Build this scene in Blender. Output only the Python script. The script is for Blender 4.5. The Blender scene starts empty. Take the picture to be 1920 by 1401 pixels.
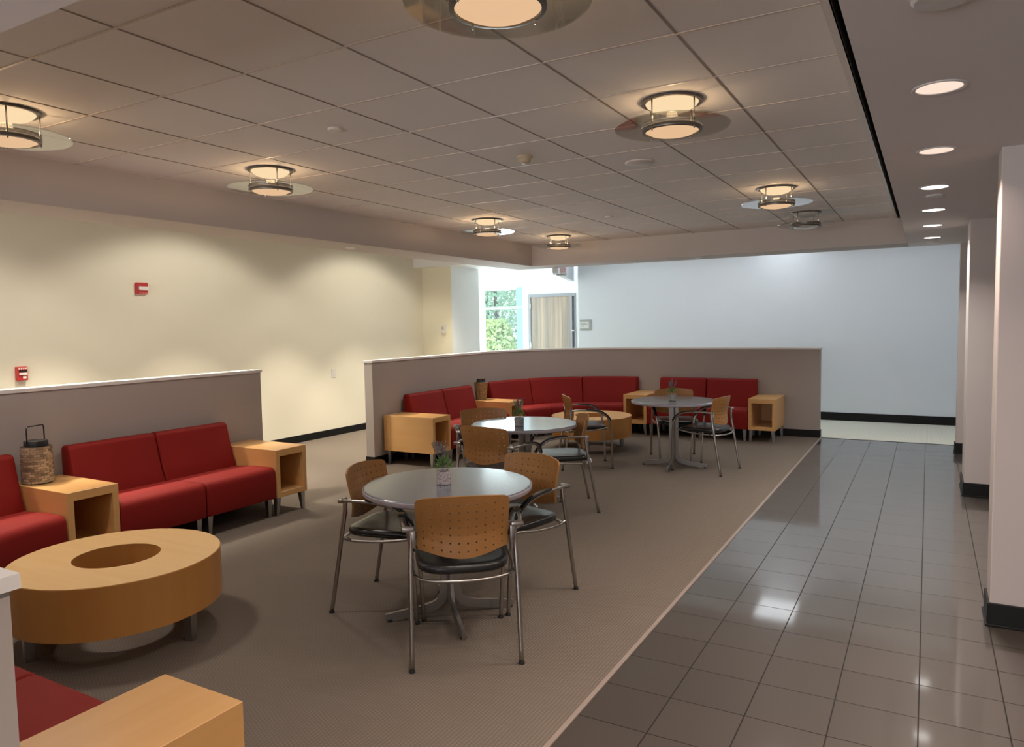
import bpy, bmesh, math, random
from mathutils import Vector, Matrix
PI = math.pi
random.seed(7)
scene = bpy.context.scene
COL = scene.collection

# ------------------------------------------------------------------ materials
def new_mat(name):
    m = bpy.data.materials.new(name); m.use_nodes = True
    nt = m.node_tree; nt.nodes.clear()
    out = nt.nodes.new('ShaderNodeOutputMaterial')
    return m, nt, out
def N(nt, typ, **kw):
    n = nt.nodes.new(typ)
    for k, v in kw.items():
        if k in n.inputs.keys() if hasattr(n.inputs, 'keys') else False: n.inputs[k].default_value = v
        else: setattr(n, k, v)
    return n
def L(nt, a, ao, b, bi): nt.links.new(a.outputs[ao], b.inputs[bi])
def principled(nt, out, color=(.5, .5, .5), rough=.5, metal=0., ior=1.5, spec=.5):
    p = nt.nodes.new('ShaderNodeBsdfPrincipled')
    p.inputs['Base Color'].default_value = (*color, 1)
    p.inputs['Roughness'].default_value = rough
    p.inputs['Metallic'].default_value = metal
    p.inputs['IOR'].default_value = ior
    p.inputs['Specular IOR Level'].default_value = spec
    L(nt, p, 'BSDF', out, 'Surface')
    return p
def math_n(nt, op, a, b=None):
    n = nt.nodes.new('ShaderNodeMath'); n.operation = op
    for i, v in enumerate((a, b)):
        if v is None: continue
        if isinstance(v, (int, float)): n.inputs[i].default_value = v
        else: nt.links.new(v, n.inputs[i])
    return n.outputs[0]
def mixc(nt, fac, a, b):
    n = nt.nodes.new('ShaderNodeMix'); n.data_type = 'RGBA'
    for i, v in ((0, fac), (6, a), (7, b)):
        if isinstance(v, (int, float)): n.inputs[i].default_value = v
        elif isinstance(v, tuple): n.inputs[i].default_value = (*v, 1)
        else: nt.links.new(v, n.inputs[i])
    return n.outputs[2]
def bump(nt, p, height, strength=.3, dist=.002):
    b = nt.nodes.new('ShaderNodeBump'); b.inputs['Strength'].default_value = strength
    b.inputs['Distance'].default_value = dist
    nt.links.new(height, b.inputs['Height']); L(nt, b, 'Normal', p, 'Normal')
def coords(nt, kind='Object', scale=(1, 1, 1)):
    t = nt.nodes.new('ShaderNodeTexCoord'); mp = nt.nodes.new('ShaderNodeMapping')
    mp.inputs['Scale'].default_value = scale
    L(nt, t, kind, mp, 'Vector'); return mp.outputs[0]
def noise(nt, vec, scale, detail=3, rough=.5):
    n = nt.nodes.new('ShaderNodeTexNoise'); n.inputs['Scale'].default_value = scale
    n.inputs['Detail'].default_value = detail; n.inputs['Roughness'].default_value = rough
    nt.links.new(vec, n.inputs['Vector']); return n.outputs[0]

def paint(name, color, rough=.75, tex=.12):
    m, nt, out = new_mat(name); p = principled(nt, out, color, rough, spec=.3)
    v = coords(nt, 'Object')
    n1 = noise(nt, v, 1.3, 2); c = mixc(nt, n1, tuple(x*.97 for x in color), tuple(min(1, x*1.03) for x in color))
    nt.links.new(c, p.inputs['Base Color'])
    bump(nt, p, noise(nt, v, 160, 2), tex, .001)
    return m
def plain(name, color, rough=.5, metal=0., spec=.5, var=.08, scale=30):
    m, nt, out = new_mat(name); p = principled(nt, out, color, rough, metal, spec=spec)
    v = coords(nt); n = noise(nt, v, scale, 3)
    c = mixc(nt, n, tuple(x*(1-var) for x in color), tuple(min(1, x*(1+var)) for x in color))
    nt.links.new(c, p.inputs['Base Color']); return m
def emissive(name, color, strength):
    m, nt, out = new_mat(name); e = nt.nodes.new('ShaderNodeEmission')
    v = coords(nt); n = noise(nt, v, 14, 2)
    c = mixc(nt, n, tuple(x*.94 for x in color), color)
    nt.links.new(c, e.inputs['Color']); e.inputs['Strength'].default_value = strength
    L(nt, e, 'Emission', out, 'Surface'); return m
def wood(name, light, dark, axis=0, rough=.38, scale=1., ior=1.5):
    m, nt, out = new_mat(name); p = principled(nt, out, light, rough, spec=.5, ior=ior)
    s = [22., 22., 22.]; s[axis] = 1.6
    v = coords(nt, 'Object', tuple(x*scale for x in s))
    n1 = noise(nt, v, 1.0, 5, .6)
    n2 = noise(nt, coords(nt, 'Object', tuple(x*scale*.18 for x in s)), 1.0, 2)
    f = math_n(nt, 'ADD', math_n(nt, 'MULTIPLY', n1, .6), math_n(nt, 'MULTIPLY', n2, .6))
    r = nt.nodes.new('ShaderNodeMapRange'); r.inputs[1].default_value = .35; r.inputs[2].default_value = .85
    nt.links.new(f, r.inputs[0])
    nt.links.new(mixc(nt, r.outputs[0], dark, light), p.inputs['Base Color'])
    bump(nt, p, n1, .05, .001); return m
def fabric(name, color):
    m, nt, out = new_mat(name); p = principled(nt, out, color, .68, spec=.25)
    v = coords(nt); n = noise(nt, v, 420, 2); n2 = noise(nt, v, 5, 2)
    c = mixc(nt, n, tuple(x*.85 for x in color), tuple(x*1.12 for x in color))
    nt.links.new(c, p.inputs['Base Color'])
    p.inputs['Sheen Weight'].default_value = .05
    p.inputs['Sheen Tint'].default_value = (1, .2, .15, 1)
    bump(nt, p, n, .12, .0008); return m
def carpet(name, color, dark):
    m, nt, out = new_mat(name); p = principled(nt, out, color, .95, spec=.1)
    t = nt.nodes.new('ShaderNodeTexCoord'); sx = nt.nodes.new('ShaderNodeSeparateXYZ')
    L(nt, t, 'Object', sx, 'Vector')
    x = math_n(nt, 'MULTIPLY', sx.outputs[0], PI/.0165)
    row = math_n(nt, 'FLOOR', math_n(nt, 'DIVIDE', sx.outputs[0], .0165))
    y = math_n(nt, 'ADD', math_n(nt, 'MULTIPLY', sx.outputs[1], 2*PI/.015), math_n(nt, 'MULTIPLY', row, PI))
    rib = math_n(nt, 'ABSOLUTE', math_n(nt, 'SINE', x))
    bead = math_n(nt, 'ADD', math_n(nt, 'MULTIPLY', math_n(nt, 'SINE', y), .3), .7)
    h = math_n(nt, 'MULTIPLY', rib, bead)
    ns = noise(nt, t.outputs['Object'], 260, 2); big = noise(nt, t.outputs['Object'], 1.6, 3)
    hh = math_n(nt, 'ADD', h, math_n(nt, 'MULTIPLY', ns, .3))
    c = mixc(nt, h, dark, color)
    c2 = mixc(nt, big, tuple(v*.93 for v in color), color)
    mm = nt.nodes.new('ShaderNodeMix'); mm.data_type = 'RGBA'; mm.inputs[0].default_value = .35
    nt.links.new(c, mm.inputs[6]); nt.links.new(c2, mm.inputs[7])
    nt.links.new(mm.outputs[2], p.inputs['Base Color'])
    bump(nt, p, hh, .55, .004); return m
def tilefloor(name):
    m, nt, out = new_mat(name); p = principled(nt, out, (.1, .09, .085), .42, ior=1.5, spec=.95)
    p.inputs['Specular Tint'].default_value = (1., .82, .70, 1)
    p.inputs['Coat IOR'].default_value = 1.5
    t = nt.nodes.new('ShaderNodeTexCoord'); sx = nt.nodes.new('ShaderNodeSeparateXYZ')
    L(nt, t, 'Object', sx, 'Vector')
    u = math_n(nt, 'DIVIDE', math_n(nt, 'ADD', sx.outputs[0], .006), .305)
    w = math_n(nt, 'DIVIDE', math_n(nt, 'SUBTRACT', sx.outputs[1], 3.219), .3025)
    fu = math_n(nt, 'ABSOLUTE', math_n(nt, 'SUBTRACT', math_n(nt, 'FRACT', u), .5))
    fw = math_n(nt, 'ABSOLUTE', math_n(nt, 'SUBTRACT', math_n(nt, 'FRACT', w), .5))
    mx = math_n(nt, 'MAXIMUM', fu, fw)
    gro = math_n(nt, 'GREATER_THAN', mx, .4915)
    cell = nt.nodes.new('ShaderNodeCombineXYZ')
    nt.links.new(math_n(nt, 'FLOOR', u), cell.inputs[0]); nt.links.new(math_n(nt, 'FLOOR', w), cell.inputs[1])
    wn = nt.nodes.new('ShaderNodeTexWhiteNoise'); L(nt, cell, 0, wn, 'Vector')
    base = mixc(nt, wn.outputs['Value'], (.031, .025, .022), (.040, .032, .028))
    nt.links.new(mixc(nt, gro, base, (.02, .017, .016)), p.inputs['Base Color'])
    keep = math_n(nt, 'SUBTRACT', 1., math_n(nt, 'MULTIPLY', gro, .92))
    nt.links.new(keep, p.inputs['Coat Weight']); nt.links.new(math_n(nt, 'MULTIPLY', keep, .85), p.inputs['Specular IOR Level'])
    sc = noise(nt, coords(nt, 'Object', (6, 60, 1)), 1., 3)
    ro = math_n(nt, 'ADD', math_n(nt, 'MULTIPLY', sc, .08), .03)
    nt.links.new(math_n(nt, 'MAXIMUM', ro, math_n(nt, 'MULTIPLY', gro, .6)), p.inputs['Coat Roughness'])
    edge = nt.nodes.new('ShaderNodeMapRange'); edge.inputs[1].default_value = .483; edge.inputs[2].default_value = .497
    edge.inputs[3].default_value = 1; edge.inputs[4].default_value = 0
    nt.links.new(mx, edge.inputs[0])
    wav = noise(nt, coords(nt, 'Object', (2, 22, 1)), 1., 2)
    hgt = math_n(nt, 'ADD', edge.outputs[0], math_n(nt, 'MULTIPLY', wav, .35))
    bump(nt, p, hgt, .26, .0015); return m
def thin_glass(name, tint, rough=.02, ior=1.5, base=.0):
    m, nt, out = new_mat(name)
    tr = nt.nodes.new('ShaderNodeBsdfTransparent'); tr.inputs[0].default_value = (*tint, 1)
    gl = nt.nodes.new('ShaderNodeBsdfGlossy'); gl.inputs['Roughness'].default_value = rough
    ge = nt.nodes.new('ShaderNodeNewGeometry'); dt = nt.nodes.new('ShaderNodeVectorMath'); dt.operation = 'DOT_PRODUCT'
    L(nt, ge, 'Incoming', dt, 0); L(nt, ge, 'Normal', dt, 1)
    cs = math_n(nt, 'SUBTRACT', 1., math_n(nt, 'ABSOLUTE', dt.outputs['Value']))
    f0 = ((ior-1)/(ior+1))**2
    frv = math_n(nt, 'ADD', f0, math_n(nt, 'MULTIPLY', math_n(nt, 'POWER', cs, 5.), 1-f0))
    mx = nt.nodes.new('ShaderNodeMixShader')
    nt.links.new(math_n(nt, 'MINIMUM', math_n(nt, 'ADD', math_n(nt, 'MULTIPLY', frv, 1.2), base), 1.), mx.inputs[0])
    L(nt, tr, 0, mx, 1); L(nt, gl, 0, mx, 2); L(nt, mx, 0, out, 'Surface'); return m
def laminate_mat():
    m, nt, out = new_mat('grey_blue_laminate')
    d = nt.nodes.new('ShaderNodeBsdfDiffuse'); g = nt.nodes.new('ShaderNodeBsdfGlossy'); g.inputs['Roughness'].default_value = .14
    n = noise(nt, coords(nt), 300, 2)
    nt.links.new(mixc(nt, n, (.15, .17, .22), (.19, .21, .26)), d.inputs['Color'])
    lw = nt.nodes.new('ShaderNodeLayerWeight'); lw.inputs['Blend'].default_value = .5
    f = math_n(nt, 'ADD', .06, math_n(nt, 'MULTIPLY', math_n(nt, 'POWER', lw.outputs['Facing'], 2.6), .9))
    mx = nt.nodes.new('ShaderNodeMixShader'); nt.links.new(f, mx.inputs[0])
    L(nt, d, 0, mx, 1); L(nt, g, 0, mx, 2); L(nt, mx, 0, out, 'Surface'); return m
def weave(name, c1, c2):
    m, nt, out = new_mat(name); p = principled(nt, out, c1, .6, spec=.3)
    t = nt.nodes.new('ShaderNodeTexCoord'); b = nt.nodes.new('ShaderNodeTexBrick')
    L(nt, t, 'UV', b, 'Vector')
    b.inputs['Color1'].default_value = (*c1, 1); b.inputs['Color2'].default_value = (*tuple(x*.28 for x in c1), 1)
    b.inputs['Mortar'].default_value = (*c2, 1)
    b.inputs['Scale'].default_value = 1.0; b.inputs['Brick Width'].default_value = .13
    b.inputs['Row Height'].default_value = 1/15; b.inputs['Mortar Size'].default_value = .003
    b.inputs['Bias'].default_value = -.1
    L(nt, b, 'Color', p, 'Base Color'); bump(nt, p, b.outputs['Fac'], -.6, .003); return m
def marbled(name, a, b):
    m, nt, out = new_mat(name); p = principled(nt, out, a, .45)
    v = coords(nt); n = noise(nt, v, 95, 4, .65)
    r = nt.nodes.new('ShaderNodeMapRange'); r.inputs[1].default_value = .45; r.inputs[2].default_value = .6
    nt.links.new(n, r.inputs[0]); nt.links.new(mixc(nt, r.outputs[0], a, b), p.inputs['Base Color']); return m
def doorwood(name):
    m, nt, out = new_mat(name); p = principled(nt, out, (.5, .36, .25), .4)
    v = coords(nt, 'Object', (9, 1, .25)); n = noise(nt, v, 1.6, 4, .55)
    r = nt.nodes.new('ShaderNodeMapRange'); r.inputs[1].default_value = .35; r.inputs[2].default_value = .65
    nt.links.new(n, r.inputs[0]); nt.links.new(mixc(nt, r.outputs[0], (.24, .205, .185), (.46, .34, .245)), p.inputs['Base Color']); return m

M = dict(
    cream=paint('cream_wall_paint', (.80, .755, .62)),
    yellow=paint('yellow_wall_paint', (.82, .77, .60)),
    white=paint('white_wall_paint', (.86, .86, .85)),
    pale=paint('white_paint_blue_lit', (.78, .82, .87)),  # white wall, bluish cast of the daylight put into the colour
    taupe=paint('taupe_partition_paint', (.41, .365, .335)),
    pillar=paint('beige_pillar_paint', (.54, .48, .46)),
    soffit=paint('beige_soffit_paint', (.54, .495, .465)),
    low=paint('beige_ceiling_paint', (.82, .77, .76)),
    cap=paint('partition_cap_paint', (.78, .75, .72), .5),
    tile=paint('acoustic_tile', (.84, .82, .81), .9, .3),
    grid=paint('ceiling_grid_metal', (.66, .585, .53), .5),
    reveal=plain('ceiling_reveal', (.26, .21, .18), .7),
    slot=plain('slot_black', (.012, .012, .013), .6),
    base=plain('black_vinyl_baseboard', (.006, .0055, .0055), .5, spec=.25),
    carpet=carpet('ribbed_taupe_carpet', (.215, .178, .145), (.118, .097, .08)),
    carpet_brightened=carpet('brightened_ribbed_carpet', (.78, .76, .66), (.60, .585, .50)),  # same carpet as the main floor, strong back light put into its colour
    floor=tilefloor('glossy_dark_floor_tile'),
    strip=plain('transition_strip', (.30, .24, .205), .35),
    red=fabric('red_upholstery', (.235, .0095, .0068)),
    maple_x=wood('maple_veneer_lightened', (.86, .57, .265), (.78, .49, .205), 0, rough=.27, ior=1.65),  # coffee table top, colour lightened to stand in for light from above
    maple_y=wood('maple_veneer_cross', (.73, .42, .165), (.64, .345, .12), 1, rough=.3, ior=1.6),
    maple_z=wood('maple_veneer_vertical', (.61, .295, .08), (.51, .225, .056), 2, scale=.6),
    shell=wood('chair_plywood', (.37, .175, .054), (.305, .137, .038), 2, rough=.4),
    chrome=plain('satin_chrome', (.43, .41, .385), .28, 1., var=.03),
    steel=plain('brushed_steel_leg', (.46, .46, .46), .34, 1., var=.05),
    pedestal=plain('grey_pedestal_metal', (.40, .385, .37), .38, .9, var=.05),
    leather=plain('black_leather', (.016, .016, .016), .27, var=.2, scale=120),
    rubber=plain('black_rubber', (.015, .015, .015), .6),
    laminate=laminate_mat(),
    lamedge=plain('laminate_edge', (.42, .39, .43), .4),
    bronze=plain('bronze_grey_ring', (.17, .15, .13), .4, .7),
    rod=plain('bright_rod', (.75, .72, .66), .2, 1., var=.02),
    bowl=emissive('lit_pendant_bowl', (1., .64, .37), .82),
    bowlhot=emissive('lit_upper_bowl', (1., .74, .44), 1.0),
    bowloff=plain('unlit_opal_glass', (.62, .62, .58), .25),
    glassd=thin_glass('pendant_glass_disc', (.93, .95, .92), .03, 1.55, .12),
    pane=thin_glass('window_pane', (.93, .98, .98), .01, 1.45),
    downwarm=emissive('downlight_lens_warm', (1., .77, .63), 1.05),
    downcool=emissive('downlight_lens_cool', (1., .97, .92), 6.),
    ringw=plain('white_trim_ring', (.66, .61, .58), .4),
    offwhite=plain('off_white_plastic', (.74, .71, .66), .4),
    tan=plain('tan_plastic', (.52, .43, .30), .45),
    alarmred=plain('alarm_red', (.50, .035, .035), .35),
    lens=plain('clear_strobe_lens', (.85, .78, .76), .15),
    black=plain('black_metal', (.012, .012, .012), .35),
    rattan=weave('rattan_weave', (.50, .38, .25), (.05, .03, .018)),
    rattan2=marbled('rattan_mottled', (.40, .25, .11), (.10, .06, .03)),
    pot=marbled('marbled_pot', (.60, .53, .54), (.30, .25, .26)),
    potg=marbled('grey_pot', (.34, .33, .32), (.20, .19, .19)),
    soil=plain('soil', (.03, .02, .015), .9),
    leaf=plain('green_leaf', (.16, .27, .08), .6, var=.45, scale=60),
    lavender=plain('lavender_bud', (.19, .175, .18), .8, var=.4, scale=150),
    troffer=emissive('troffer_lens', (.90, .96, 1.), 3.8),
    frame=plain('white_window_frame', (.80, .81, .82), .4),
    jamb=plain('blue_tinted_frame', (.30, .48, .75), .3),
    doorfr=plain('grey_door_frame', (.30, .30, .33), .4),
    doorw=doorwood('laminated_wood_door'),
    darkglass=plain('dark_sidelight', (.07, .07, .08), .2),
    plate=plain('grey_sign_plate', (.42, .44, .43), .4),
    signink=plain('grey_sign_lettering', (.27, .29, .29), .5),
    signwhite=plain('white_sign_inset', (.74, .77, .77), .4),
    exitface=plain('exit_sign_face', (.80, .77, .74), .4),
    exitred=plain('faded_exit_red', (.78, .28, .25), .5),
    bark=plain('tree_bark', (.10, .07, .05), .9, var=.3),
    treeleaf=plain('tree_leaf', (.36, .52, .32), .7, var=.5, scale=3),
    treeleaf3=plain('hazed_tree_leaf', (.42, .56, .42), .7, var=.35, scale=3),  # outdoor haze and overexposure put into the paler leaf colour
    treeleaf2=plain('tree_leaf_yellow', (.55, .62, .25), .7, var=.4, scale=3),
    ground=plain('outdoor_ground', (.35, .36, .30), .9, var=.3, scale=2),
)

# ------------------------------------------------------------------ mesh builder
class MB:
    def __init__(s): s.bm = bmesh.new(); s.uv = None
    def _merge(s, other):
        me = bpy.data.meshes.new('tmp'); other.to_mesh(me); other.free()
        s.bm.from_mesh(me); bpy.data.meshes.remove(me)
    def box(s, x0, x1, y0, y1, z0, z1, bev=0., seg=2, mat=None):
        b = bmesh.new()
        bmesh.ops.create_cube(b, size=1.)
        for v in b.verts:
            v.co = Vector(((x0+x1)/2+v.co.x*(x1-x0), (y0+y1)/2+v.co.y*(y1-y0), (z0+z1)/2+v.co.z*(z1-z0)))
        if bev: bmesh.ops.bevel(b, geom=b.edges[:], offset=bev, segments=seg, affect='EDGES', profile=.5)
        if mat: bmesh.ops.transform(b, matrix=mat, verts=b.verts[:])
        s._merge(b); return s
    def faces(s, vs, fs):
        vv = [s.bm.verts.new(v) for v in vs]
        for f in fs: s.bm.faces.new([vv[i] for i in f])
        return s
    def prism(s, pts, z0, z1):
        n = len(pts)
        vs = [(x, y, z0) for x, y in pts]+[(x, y, z1) for x, y in pts]
        fs = [tuple(range(n-1, -1, -1)), tuple(range(n, 2*n))]+[(i, (i+1) % n, n+(i+1) % n, n+i) for i in range(n)]
        return s.faces(vs, fs)
    def lathe(s, prof, c=(0, 0, 0), seg=48, closed=False):
        rings = []
        for r, z in prof:
            if r < 1e-6: rings.append([s.bm.verts.new((c[0], c[1], c[2]+z))])
            else: rings.append([s.bm.verts.new((c[0]+r*math.cos(2*PI*k/seg), c[1]+r*math.sin(2*PI*k/seg), c[2]+z)) for k in range(seg)])
        pairs = list(zip(rings, rings[1:]))
        if closed: pairs.append((rings[-1], rings[0]))
        for a, b in pairs:
            for k in range(seg):
                k2 = (k+1) % seg
                if len(a) == 1 and len(b) == 1: continue
                if len(a) == 1: s.bm.faces.new((a[0], b[k2], b[k]))
                elif len(b) == 1: s.bm.faces.new((a[k], a[k2], b[0]))
                else: s.bm.faces.new((a[k], a[k2], b[k2], b[k]))
        return s
    def sweep(s, pts, prof, closed=False, up=(0, 0, 1), scales=None, cap=True):
        """prof: list of (side, up) offsets swept along the polyline"""
        P = [Vector(p) for p in pts]; n = len(P); rings = []
        upv = Vector(up); last = None
        for i, p in enumerate(P):
            a = P[(i-1) % n] if (closed or i > 0) else p
            b = P[(i+1) % n] if (closed or i < n-1) else p
            t = (b-a).normalized()
            side = t.cross(upv)
            if side.length < .05:
                side = last.copy() if last is not None else t.cross(Vector((0, 1, 0)))
            side.normalize()
            if last is not None and side.dot(last) < 0: side = -side
            last = side
            u2 = side.cross(t).normalized()
            k = scales[i] if scales else 1.
            rings.append([s.bm.verts.new(p+side*(q[0]*k)+u2*(q[1]*k)) for q in prof])
        m = len(prof)
        prs = list(zip(rings, rings[1:]))
        if closed: prs.append((rings[-1], rings[0]))
        for a, b in prs:
            for k in range(m): s.bm.faces.new((a[k], a[(k+1) % m], b[(k+1) % m], b[k]))
        if cap and not closed:
            s.bm.faces.new(rings[0][::-1]); s.bm.faces.new(rings[-1])
        return s
    def tube(s, pts, r, seg=10, closed=False, scales=None, flat=1.):
        prof = [(r*math.cos(2*PI*k/seg), flat*r*math.sin(2*PI*k/seg)) for k in range(seg)]
        return s.sweep(pts, prof, closed, scales=scales)
    def build(s, name, mat, parent=None, smooth=False, angle=None):
        bmesh.ops.recalc_face_normals(s.bm, faces=s.bm.faces[:])
        me = bpy.data.meshes.new(name); s.bm.to_mesh(me); s.bm.free()
        me.materials.append(M[mat] if isinstance(mat, str) else mat)
        if smooth or angle:
            me.polygons.foreach_set('use_smooth', [True]*len(me.polygons))
            if angle:
                me.set_sharp_from_angle(angle=math.radians(angle))
        o = bpy.data.objects.new(name, me); COL.objects.link(o)
        if parent is not None: o.parent = parent
        return o
def smooth_path(pts, n=8, closed=False):
    """Catmull-Rom resample"""
    P = [Vector(p) for p in pts]; out = []; m = len(P)
    rng = range(m if closed else m-1)
    for i in rng:
        p0 = P[(i-1) % m] if closed or i > 0 else P[0]*2-P[1]
        p1, p2 = P[i], P[(i+1) % m]
        p3 = P[(i+2) % m] if closed or i+2 < m else P[-1]*2-P[-2]
        for k in range(n):
            t = k/n
            out.append(.5*((2*p1)+(p2-p0)*t+(2*p0-5*p1+4*p2-p3)*t*t+(3*p1-p0-3*p2+p3)*t**3))
    if not closed: out.append(P[-1])
    return out

def tag(o, label=None, cat=None, group=None, kind=None):
    if label: o['label'] = label
    if cat: o['category'] = cat
    if group: o['group'] = group
    if kind: o['kind'] = kind
    return o
def empty(name, loc=(0, 0, 0), rz=0., **kw):
    o = bpy.data.objects.new(name, None); COL.objects.link(o)
    o.location = loc; o.rotation_euler = (0, 0, rz); o.empty_display_size = .1
    return tag(o, **kw)
def struct(o): o['kind'] = 'structure'; return o
def copy_tree(o, parent=None):
    c = o.copy(); COL.objects.link(c)
    if parent is not None: c.parent = parent
    for ch in list(o.children): copy_tree(ch, c)
    return c
def place(proto, used, loc, rz, label, group=None):
    o = proto if not used else copy_tree(proto)
    o.location = loc; o.rotation_euler = (0, 0, rz); o['label'] = label
    if group: o['group'] = group
    return o
def lamp(name, typ, loc, power, color=(1, 1, 1), parent=None, rot=None, **kw):
    d = bpy.data.lights.new(name, typ); d.energy = power; d.color = color
    for k, v in kw.items(): setattr(d, k, v)
    o = bpy.data.objects.new(name, d); COL.objects.link(o); o.location = loc
    if rot: o.rotation_euler = rot
    if parent is not None: o.parent = parent
    return o

# ------------------------------------------------------------------ dimensions
ZL, ZU, ZH = 2.42, 2.72, 3.0          # low soffit, tiled ceiling, high perimeter ceiling
CX0, CX1, CY0, CY1 = -5.03, -.22, 1.11, 9.45   # coffer
BX, BY0, BY1 = -5.55, .59, 9.97        # outer edges of the coffer beams
XL = -7.55                              # left wall
YB = 12.3                               # back wall
PX = -5.46; PYF = 10.41; PYN = .60; PR = 1.725; PT = .115
CEN_F = (PX+PR, PYF-PR); CEN_N = (PX+PR, PYN+PR)

# ------------------------------------------------------------------ setting
struct(MB().box(XL-.1, -1.235, -5, 10.45, -.05, 0).build('floor', 'carpet'))
struct(MB().box(-1.21, 2.3, -5, 10.42, -.05, 0).build('floor', 'floor'))
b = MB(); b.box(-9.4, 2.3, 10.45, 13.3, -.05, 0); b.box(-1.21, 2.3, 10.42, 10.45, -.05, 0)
struct(b.build('floor', 'carpet_brightened'))
struct(MB().box(-1.232, -1.209, -5, 10.45, -.05, .006, .003).build('trim_1', 'strip'))
struct(MB().box(-1.21, .30, 10.41, 10.43, -.05, .003).build('trim_2', 'slot'))

# tiled ceiling with grid bars
GX = [-.882-.5905*k for k in range(0, 8)]; GY = [1.71+.5925*k for k in range(0, 13)]
ceil = struct(MB().box(CX0, -.335, CY0, CY1, ZU, ZU+.04).build('ceiling', 'tile'))
b = MB()
for x in GX:
    if x > CX0+.05: b.box(x-.005, x+.005, CY0, CY1, ZU-.002, ZU+.001)
b.build('long_reveals', 'reveal', ceil)
b = MB()
for y in GY: b.box(CX0, -.36, y-.0055, y+.0055, ZU-.0028, ZU+.001)
b.build('grid_bars', 'grid', ceil)
b = MB(); b.box(-.355, -.322, CY0, CY1, ZU-.012, ZU+.03); b.box(-.326, -.322, CY0, CY1, ZU-.012, ZU+.16)
b.build('edge_trim', 'ringw', ceil)
b = MB(); b.box(-.325, -.215, CY0, CY1, ZU+.10, ZU+.12); b.box(-.322, -.319, CY0, CY1, ZU-.008, ZU+.10); b.box(-.222, -.2195, CY0, CY1, ZU-.02, ZU+.10); b.box(-.29, -.286, CY0, CY1, ZU, ZU+.10); b.box(-.322, -.22, 9.28, CY1, ZU-.012, ZU+.10)
b.build('linear_slot_diffuser', 'slot', ceil)
# coffer beams and low ceilings
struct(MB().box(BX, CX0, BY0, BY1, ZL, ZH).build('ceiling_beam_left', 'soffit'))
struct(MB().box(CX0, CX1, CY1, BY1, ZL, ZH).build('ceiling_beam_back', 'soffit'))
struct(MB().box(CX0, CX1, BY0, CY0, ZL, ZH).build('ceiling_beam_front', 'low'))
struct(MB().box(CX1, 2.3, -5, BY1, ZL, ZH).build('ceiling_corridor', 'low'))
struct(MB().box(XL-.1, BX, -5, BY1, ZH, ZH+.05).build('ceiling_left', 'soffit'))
struct(MB().box(BX, CX1, -5, BY0, ZH, ZH+.05).build('ceiling_front', 'white'))
# fascia between beam corner and back wall
FA, FB = Vector((-4.87, 9.975, 0)), Vector((-5.72, 12.42, 0))
n = (FB-FA).normalized().cross(Vector((0, 0, 1)))*-.08
struct(MB().prism([(FA.x, FA.y), (FB.x, FB.y), (FB.x+n.x, FB.y+n.y), (FA.x+n.x, FA.y+n.y)], 2.345, ZH).build('wall_fascia', 'pale'))
struct(MB().prism([(-9.4, BY1), (FA.x+n.x, BY1), (FB.x+n.x, FB.y), (FB.x+n.x, 13.3), (-9.4, 13.3)], 2.56, 2.62).build('ceiling_entry', 'white'))
struct(MB().box(XL-.1, FA.x-.1, BY1-.03, BY1, 2.56, ZH+.05).build('wall_entry_header', 'white'))
struct(MB().prism([(FA.x, BY1), (2.3, BY1), (2.3, 12.4), (FB.x, 12.4)], ZH, ZH+.05).build('ceiling_back', 'white'))
# walls
struct(MB().box(XL-.12, XL, -5, 10.168, 0, ZH).build('wall_left', 'cream'))
struct(MB().box(XL-.12, -6.952, 10.168, 10.18, 0, 2.56).build('wall_left_return', 'yellow'))
struct(MB().box(XL-.12, -6.953, 10.18, 11.04, 0, 2.56).build('wall_entry_left', 'white'))
struct(MB().box(-5.60, 2.3, YB, YB+.12, 0, ZH).build('wall_back', 'pale'))
struct(MB().box(.9, 1.0, 9.97, YB, 0, ZH).build('wall_back_right', 'pale'))
struct(MB().box(2.3, 2.4, -5, YB, 0, ZH).build('wall_right', 'pillar'))
struct(MB().box(-9.4, -9.3, 11.04, 13.3, 0, 2.56).build('wall_entry_side', 'white'))
struct(MB().box(-9.3, XL-.12, 10.94, 11.04, 0, 2.56).build('wall_entry_near', 'white'))
b = MB(); b.box(-5.62, -5.60, YB+.12, 13.3, 0, 2.56)
struct(b.build('wall_entry_right', 'white'))
# entry wall (window left, door right)
b = MB(); b.box(-9.3, -5.6, 13.2, 13.32, 2.335, 2.56); b.box(-7.12, -5.6, 13.2, 13.32, 2.17, 2.335)
b.box(-6.06, -5.6, 13.2, 13.32, 0, 2.17); b.box(-7.26, -7.115, 13.2, 13.32, 0, 2.335)
b.box(-9.3, -9.1, 13.2, 13.32, 0, 2.335)
struct(b.build('wall_entry', 'white'))
win = struct(MB().box(-9.1, -7.26, 13.25, 13.256, .02, 2.335).build('window_1', 'pane'))
b = MB(); b.box(-9.1, -7.27, 13.21, 13.29, 0, .06); b.box(-9.1, -7.27, 13.21, 13.29, 2.30, 2.335)
b.box(-8.34, -8.22, 13.19, 13.29, 0, 2.335); b.box(-9.1, -9.04, 13.21, 13.29, 0, 2.335)
b.build('window_frame', 'frame', win)
MB().box(-9.1, -7.26, 13.2, 13.29, 1.905, 1.95).build('mullion', 'plate', win)
b = MB(); b.box(-7.40, -7.26, 13.20, 13.30, 0, 1.90); b.box(-7.40, -7.26, 13.20, 13.30, 1.955, 2.33)
b.build('tinted_jamb', 'jamb', win)
door = struct(empty('door_1', (-6.62, 13.2, 0)))
def local(b, o):  # shift mesh into parent's frame
    bmesh.ops.translate(b.bm, verts=b.bm.verts[:], vec=-Vector(o.location)); return b
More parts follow.
